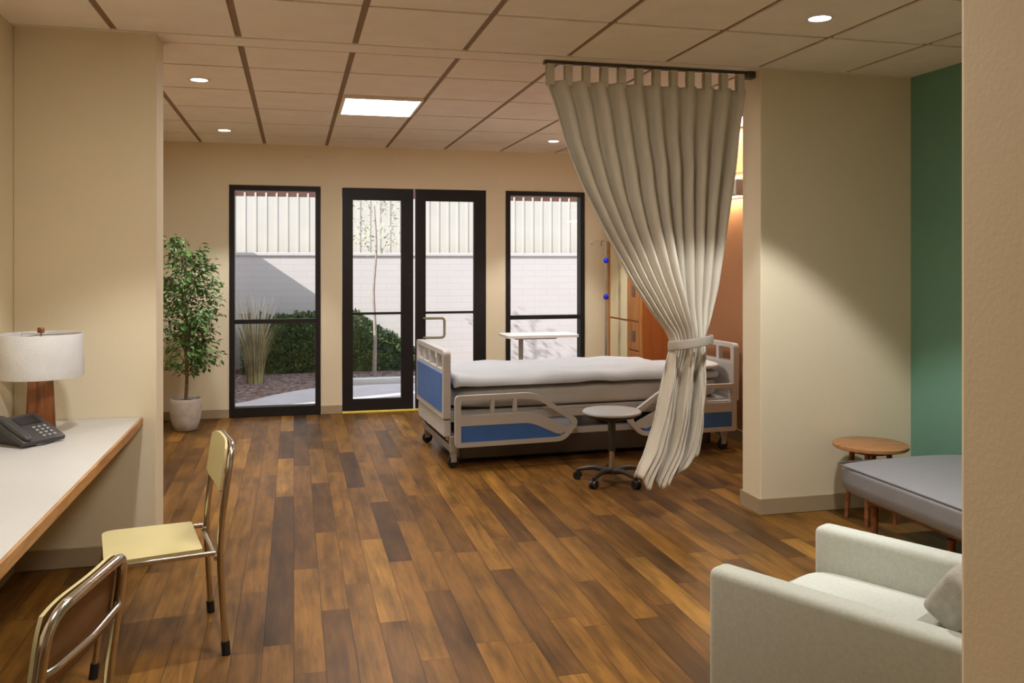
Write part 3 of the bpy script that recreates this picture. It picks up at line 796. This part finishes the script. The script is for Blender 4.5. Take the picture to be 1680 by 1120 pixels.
o = obj('pillow', b, M['pillow'], None, True, on_bed(2.235, .34, .670)); o.rotation_euler = (0, R(-3), BED); tag(o, 'pale pillow at the headboard of the hospital bed', 'pillow')

# ------------------------------------------------------------------ overbed table, IV pole, wardrobe
t = thing('overbed_table', 'white overbed table standing between bed and back wall', 'table', (2.12, 8.2, 0))
b = BM(); q = fillet([(-.18, -.2, 0), (.53, -.2, 0), (.53, .2, 0), (-.18, .2, 0)], .05, 4, True); prism(b, [(p_.x, p_.y) for p_ in q], .815, .84, ID); obj('tabletop', b, M['white_plastic'], t)
b = BM(); box(b, -.02, .02, -.02, .02, .04, .79, .006); box(b, -.06, .35, -.04, .04, .79, .815, .004); obj('column', b, M['bedlight'], t)
b = BM(); box(b, -.03, .55, -.24, -.20, .045, .075, .006); box(b, -.03, .55, .20, .24, .045, .075, .006); box(b, -.035, .035, -.24, .24, .04, .08, .006)
for x in (.0, .52):
    for y in (-.22, .22): tube(b, [(x, y - .012, .024), (x, y + .012, .024)], .024, 14); box(b, x - .01, x + .01, y - .008, y + .008, .03, .06)
obj('base', b, M['bedmetal'], t)

t = thing('iv_pole', 'slim IV drip pole with blue clamps near the back wall', 'IV stand', (3.126, 8.58, 0))
b = BM(); tube(b, [(0, 0, .06), (0, 0, 1.76)], .0125, 12); obj('pole', b, M['chrome'], t, True)
b = BM()
for a in (PI, 0, PI / 2, -PI / 2):
    c_, s_ = math.cos(a), math.sin(a)
    tube(b, fillet([(0, 0, 1.755), (.13 * c_, .13 * s_, 1.755), (.145 * c_, .145 * s_, 1.70), (.165 * c_, .165 * s_, 1.725)], .02, 4), .006, 8)
obj('hook', b, M['stoolmetal'], t, True)
for z in (1.55, 1.175):
    b = BM(); cushion(b, .027, .027, .030, 6, 2.6, c=(0, 0, z)); obj('clamp', b, M['bluebead'], t, True)
for k in range(5):
    a = 2 * PI * k / 5 + .3; b = BM()
    tube(b, [(0, 0, .085), (.19 * math.cos(a), .19 * math.sin(a), .06)], .012, 8); ft = obj('leg', b, M['bedmetal'], t, True)
    b = BM(); tube(b, [(.19 * math.cos(a) - .01 * math.sin(a), .19 * math.sin(a) + .01 * math.cos(a), .026), (.19 * math.cos(a) + .01 * math.sin(a), .19 * math.sin(a) - .01 * math.cos(a), .026)], .026, 16); obj('wheel', b, M['caster'], ft, True)

t = thing('wardrobe', 'orange-brown wooden corner wardrobe with pale maple doors, brightened as if strongly lit', 'wardrobe', (3.34, 8.60, 0))
b = BM(); box(b, .0, XO - 3.34 - .002, -.49, .455, 0, 2.12, .004); obj('carcass', b, M['wardside'], t)
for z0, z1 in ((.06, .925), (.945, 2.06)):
    b = BM(); box(b, -.02, -.001, -.105, .385, z0, z1, .003, 1); dr = obj('door', b, M['wardlight'], t); tag(dr, 'pale maple door, brightened as if strongly lit')
for z0, z1 in ((.06, .34), (.355, .635), (.65, .925), (.945, 1.49), (1.505, 2.06)):
    b = BM(); box(b, -.02, -.001, -.435, -.115, z0, z1, .003, 1); dr = obj('drawer' if z1 < .93 else 'door', b, M['ward'], t)
    zc = (z0 + z1) / 2 if z1 < .93 else (z0 + .12 if z0 > 1.5 else z1 - .25)
    b = BM(); box(b, -.026, -.0205, -.33, -.25, zc - .055, zc + .055, .002, 1); obj('handle', b, M['sconce'], dr)
b = BM(); box(b, -.012, -.0005, -.485, .455, .926, .944, .002, 1); obj('mid_rail', b, M['wardside'], t)
b = BM(); box(b, -.022, -.0005, -.489, -.44, .0, 2.12, .003, 1); box(b, -.022, -.0005, .39, .454, .0, 2.12, .003, 1); obj('stile', b, M['ward'], t)

# ------------------------------------------------------------------ curtain
b = BM(); box(b, 1.408, 2.70, 4.885, 4.915, 2.679, 2.6975, .003, 1); box(b, 1.404, 1.414, 4.88, 4.92, 2.674, 2.6975, .003, 1); box(b, 2.695, 2.744, 4.87, 4.93, 2.655, 2.6975, .003, 1)
tag(obj('curtain_rail', b, M['rod']), 'dark ceiling-mounted rail carrying the linen curtain', 'curtain rail')
cur = thing('privacy_curtain', 'beige linen tab-top curtain tied back in the middle', 'curtain', (2.05, 4.90, 0))
Lp = [(2.712, 1.418), (2.55, 1.424), (2.458, 1.464), (2.21, 1.534), (1.962, 1.636), (1.711, 1.767), (1.42, 1.941), (1.217, 2.085), (1.09, 2.196), (1.04, 2.204), (.995, 2.192), (.793, 2.157), (.574, 2.113), (.393, 2.058), (.286, 1.999), (.20, 1.975)]
Rp = [(2.712, 2.700), (2.473, 2.684), (2.17, 2.647), (1.906, 2.614), (1.643, 2.581), (1.38, 2.54), (1.156, 2.49), (1.082, 2.462), (1.04, 2.455), (.988, 2.462), (.746, 2.446), (.523, 2.424), (.376, 2.395), (.288, 2.34), (.20, 2.28)]
def interp(P_, z):
    for (za, a), (zb_, c_) in zip(P_, P_[1:]):
        if za >= z >= zb_:
            t_ = (za - z) / (za - zb_); return a + (c_ - a) * t_
    return P_[0][1] if z > P_[0][0] else P_[-1][1]
def smooth_interp(P_, z): return sum(interp(P_, min(2.7, max(.2, z + k * .02))) for k in (-2, -1, 0, 1, 2)) / 5
NF = 11; nu, nz = 264, 120; ZT = 2.585
def hem_z(u):
    return .205 + .15 * max(0, (u - .62) / .38) ** 1.3 + .04 * (1 - min(1, u / .2)) + .018 * math.sin(u * 21)
def curt(u, w):
    z = ZT + (hem_z(u) - ZT) * w
    dd = min(1, (2.72 - z) / .4); l, r_ = smooth_interp(Lp, z) - .012 * dd - .016 * (1 - dd), smooth_interp(Rp, z) - .036 * dd - .008 * (1 - dd)
    tie = math.exp(-((z - 1.045) / .16) ** 2); low = 1 / (1 + math.exp((z - 1.0) / .06)); up = 1 - low
    k = min(1, max(0, (ZT - z) / .5))
    uu = u + .012 * math.sin(u * 9 + z * 3) * k
    ph = 2 * PI * NF * uu
    sq = math.cos(ph); sq = math.copysign(abs(sq) ** .75, sq)
    amp = (.024 + .014 * k) * up * (1 - .35 * tie) + .013 * low
    y = low * (.04 * math.sin(2 * PI * 2.6 * u + 1.2 + z * 1.5) + .016 * math.sin(2 * PI * 5.3 * u + 2.6 - z * 2) + .005 * math.sin(2 * PI * 17 * u + 4 * math.sin(z * 6 + u * 9)))
    # left half sweeps in front of the right half towards the tie
    front = (.25 + .75 * min(1, u / .56)) / (1 + math.exp((u - .56) / .012))
    pull = min(1, max(0, (2.1 - z) / 1.0)) * up
    y += (-.17 * front * pull + .03 * pull) * (1 - .75 * tie); flat = 1 / (1 + math.exp((.56 - u) / .03)) * pull
    y += -.055 * math.sqrt(max(0, 1 - (2 * u - 1) ** 2)) * max(tie, .6 * low) + .02 * tie
    y -= amp * sq * (1 - .55 * flat)
    x = l + (r_ - l) * u
    # crowd the folds: the left half is squeezed into a narrow diagonal band
    if up > .01:
        s_ = pull * .5
        uu2 = u ** (1 + s_) if u < 1 else 1
        x = l + (r_ - l) * (u + (uu2 - u) * .5 * up)
    x += .006 * math.sin(ph + 1.0) * up
    return Vector((x - 2.05, y, z))
b = BM()
grid = [[b.verts.new(curt(i / nu, j / nz)) for i in range(nu + 1)] for j in range(nz + 1)]
for j in range(nz):
    for i in range(nu): b.faces.new((grid[j][i], grid[j][i + 1], grid[j + 1][i + 1], grid[j + 1][i]))
o = obj('drape', b, M['curtain'], cur, True, angle=180)
md = o.modifiers.new('thick', 'SOLIDIFY'); md.thickness = .004; md.offset = 0
for k in range(12):
    u = k / NF; u = min(max(u, .006), .994)
    x = 1.440 + (2.650 - 1.440) * (k / 11) - 2.05; hw = .021
    b = BM(); prof = [(-.021, ZT - .03), (-.024, 2.64), (-.021, 2.676), (.021, 2.676), (.024, 2.64), (.014, ZT - .03)]
    rows = []
    for yy, zz in prof:
        rows.append([b.verts.new((x + s_ * hw, yy, zz)) for s_ in (-1, 1)])
    for a_, c_ in zip(rows, rows[1:]): b.faces.new((a_[0], a_[1], c_[1], c_[0]))
    tb = obj('tab', b, M['curtain'], cur); md = tb.modifiers.new('thick', 'SOLIDIFY'); md.thickness = .003; md.offset = 0
# tie-back band: curtain fabric, coloured darker to stand for its own shade
b = BM(); pts = []
for k in range(40):
    a = 2 * PI * k / 40
    pts.append(Vector((.260 + .130 * math.cos(a), -.03 + .12 * math.sin(a), 1.048 + .018 * math.cos(a) - .012 * math.sin(a))))
rows = [[b.verts.new(p_ + Vector((0, 0, dz)) * 1.0 + Vector((math.cos(2 * PI * i / 40), math.sin(2 * PI * i / 40), 0)) * ex) for i, p_ in enumerate(pts)] for dz, ex in ((-.028, 0), (-.024, .006), (0, .009), (.024, .006), (.028, 0))]
for a_, c_ in zip(rows, rows[1:]):
    for i in range(40): b.faces.new((a_[i], a_[(i + 1) % 40], c_[(i + 1) % 40], c_[i]))
o = tag(obj('tieback', b, mat('shaded_tieback', (.40, .36, .295, 1), .9, var=.05, bump=.2, bscale=200), cur, True), 'tie band of curtain linen, darkened for its own shade'); md = o.modifiers.new('thick', 'SOLIDIFY'); md.thickness = .006

# ------------------------------------------------------------------ rolling stool
t = thing('rolling_stool', 'round grey clinic stool on a dark caster base beside the bed', 'stool', (2.155, 5.80, 0), R(148))
b = BM(); lathe(b, [(.15, .474), (.198, .475), (.205, .481), (.205, .491), (.196, .499), (.15, .503), (.0005, .504)], 48, cap1=True); obj('seat', b, M['seatgrey'], t, True)
b = BM(); lathe(b, [(.06, .436), (.11, .441), (.17, .456), (.194, .4738), (.10, .4739)], 48); obj('seat_pan', b, M['stooldark'], t, True)
b = BM(); lathe(b, [(.055, .425), (.06, .428), (.06, .4348), (.02, .4349)], 24); lathe(b, [(.026, .215), (.027, .22), (.027, .42), (.024, .4255)], 24)
tube(b, [(.03, 0, .42), (.07, -.06, .415)], .006, 8); obj('upper_column', b, M['stooldark'], t, True)
b = BM(); lathe(b, [(.019, .08), (.019, .216)], 20); obj('gas_cylinder', b, M['stoolmetal'], t, True)
b = BM(); lathe(b, [(.03, .055), (.042, .06), (.042, .088), (.03, .1), (.02, .1005)], 24); hub = obj('hub', b, M['stooldark'], t, True)
for k in range(5):
    a = 2 * PI * k / 5; c_, s_ = math.cos(a), math.sin(a); b = BM()
    P3 = catmull([(.03 * c_, .03 * s_, .078), (.12 * c_, .12 * s_, .09), (.20 * c_, .20 * s_, .078), (.245 * c_, .245 * s_, .066)], 4)
    tube(b, P3, [.021 - .0007 * i for i in range(len(P3))], 10); lg = obj('leg', b, M['stooldark'], t, True)
    b = BM()
    for off in (-.014, .014):
        v0 = set(b.verts); tube(b, [(.245 * c_ - s_ * (off - .009), .245 * s_ + c_ * (off - .009), .028), (.245 * c_ - s_ * (off + .009), .245 * s_ + c_ * (off + .009), .028)], .028, 18)
    tube(b, [(.245 * c_, .245 * s_, .028), (.245 * c_, .245 * s_, .068)], .009, 8)
    obj('caster', b, M['caster'], lg, True)

# ------------------------------------------------------------------ armchair (local +y faces the chair's front, origin at front centre)
t = thing('armchair', 'pale sage-grey upholstered armchair in the near right corner', 'armchair', (1.505, 2.574, 0), R(28.1))
def soft_box(b, x0, x1, y0, y1, z0, z1, r=.03, seg=4): box(b, x0, x1, y0, y1, z0, z1, r, seg)
for s_ in (-1, 1):
    xa, xb = sorted((s_ * .352, s_ * .262))
    b = BM(); soft_box(b, xa, xb, -.80, 0, .10, .622, .026); obj('arm', b, M['chair'], t, True)
b = BM(); soft_box(b, -.261, .261, -.66, -.03, .14, .36, .02); obj('seat_base', b, M['chair'], t, True)
b = BM(); cushion(b, .259, .32, .068, 14, 8, .12, c=(0, -.335, .425)); obj('seat_cushion', b, M['chair'], t, True)
b = BM(); soft_box(b, -.261, .261, -.82, -.70, .12, .80, .04); obj('backrest', b, M['chair'], t, True)
for x in (-.31, .31):
    for y in (-.05, -.74):
        b = BM(); lathe(b, [(.014, 0), (.021, .108)], 16, (x, y, 0)); obj('leg', b, M['daywood'], t, True)
def armchair_pt(x, y, z):
    a = R(28.1); return (1.505 + x * math.cos(a) - y * math.sin(a), 2.574 + x * math.sin(a) + y * math.cos(a), z)
b = BM(); cushion(b, .128, .060, .078, 10, 8); o = obj('throw_pillow', b, M['pillow2'], None, True, armchair_pt(.130, -.560, .580)); o.rotation_euler = (R(33), 0, R(28.1)); tag(o, 'small taupe throw pillow leaning low in the pale armchair', 'pillow')

# ------------------------------------------------------------------ daybed and side table in the alcove
t = thing('daybed', 'low grey vinyl daybed on a reddish wood frame along the green wall', 'daybed', (3.312, 3.20, 0))
b = BM(); cushion(b, .484, 1.008, .078, 24, 14, .62, c=(0, 0, .372), cy=10)
for v in b.verts:
    if v.co.z < .372: k = 1 - .06 * ((.372 - v.co.z) / .078) ** 2; v.co.x *= k; v.co.y *= 1 - (1 - k) * .5
obj('cushion', b, M['day'], t, True)
b = BM()
poly = fillet([(-.449, -.985, 0), (.449, -.985, 0), (.449, .985, 0), (-.449, .985, 0)], .05, 5, True)
tube(b, [(q.x * 1.062, q.y * 1.016,     .447) for q in poly], .0045, 8, True); tag(obj('piping', b, M['piping'], t, True), 'dark piped seam')
b = BM(); ring(b, [(-.35, -.89), (.35, -.89), (.35, .89), (-.35, .89)], .04, .25, .297, ID); 
for y in (-.5, 0, .5): box(b, -.34, .34, y - .04, y + .04, .26, .29)
obj('frame', b, M['daywood'], t)
for x in (-.33, .33):
    for y in (-.86, -.3, .3, .86):
        b = BM(); tube(b, [(x, y, .236), (x, y, 0)], [.019, .014], 12); obj('leg', b, M['daywood'], t, True)

t = thing('side_table', 'round oak side table in the corner behind the daybed', 'table', (3.31, 4.545, 0))
b = BM(); lathe(b, [(.205, .435), (.212, .440), (.212, .456), (.207, .460)], 56); obj('tabletop', b, M['tablewood'], t, True)
b = BM(); tube(b, [(.115 * math.cos(2 * PI * k / 24), .115 * math.sin(2 * PI * k / 24), .422) for k in range(24)], .0128, 8, True); obj('apron', b, M['daywood'], t, True)
for k in range(4):
    a = PI / 4 + k * PI / 2; b = BM(); tube(b, [(.10 * math.cos(a), .10 * math.sin(a), .436), (.135 * math.cos(a), .135 * math.sin(a), 0)], [.017, .012], 12); obj('leg', b, M['daywood'], t, True)

# ------------------------------------------------------------------ sun and sky
l = bpy.data.lights.new('sun', 'SUN'); l.energy = 5.6; l.angle = R(.6); l.color = (1, .95, .88)
o = bpy.data.objects.new('sun', l); COL.objects.link(o); o.location = (-6, 0, 8)
o.rotation_euler = Vector((1, .45, -.70)).to_track_quat('-Z', 'Y').to_euler()
w = bpy.data.worlds.new('world'); SC.world = w; w.use_nodes = True
bg = w.node_tree.nodes['Background']; bg.inputs[0].default_value = (.80, .88, 1.0, 1); bg.inputs[1].default_value = 1.2

# ------------------------------------------------------------------ camera
cd = bpy.data.cameras.new('camera'); cd.sensor_width = 36; cd.lens = 1444.8 / 1680 * 36
cd.shift_y = -(560 - 430.5) / 1680; cd.clip_start = .05; cd.clip_end = 200
cam = bpy.data.objects.new('camera', cd); COL.objects.link(cam); cam.location = (0, 0, 1.528); cam.rotation_euler = (PI / 2, 0, -.2429)
SC.camera = cam
vs = SC.view_settings
vs.view_transform = 'Standard'; vs.look = 'None'; vs.gamma = 1; vs.use_curve_mapping = False; vs.exposure = 0
SC.cycles.max_bounces = 10; SC.cycles.diffuse_bounces = 6; SC.cycles.transparent_max_bounces = 16
SC.cycles.use_denoising = True; SC.cycles.sample_clamp_indirect = 6
SC.cycles.caustics_reflective = False; SC.cycles.caustics_refractive = False
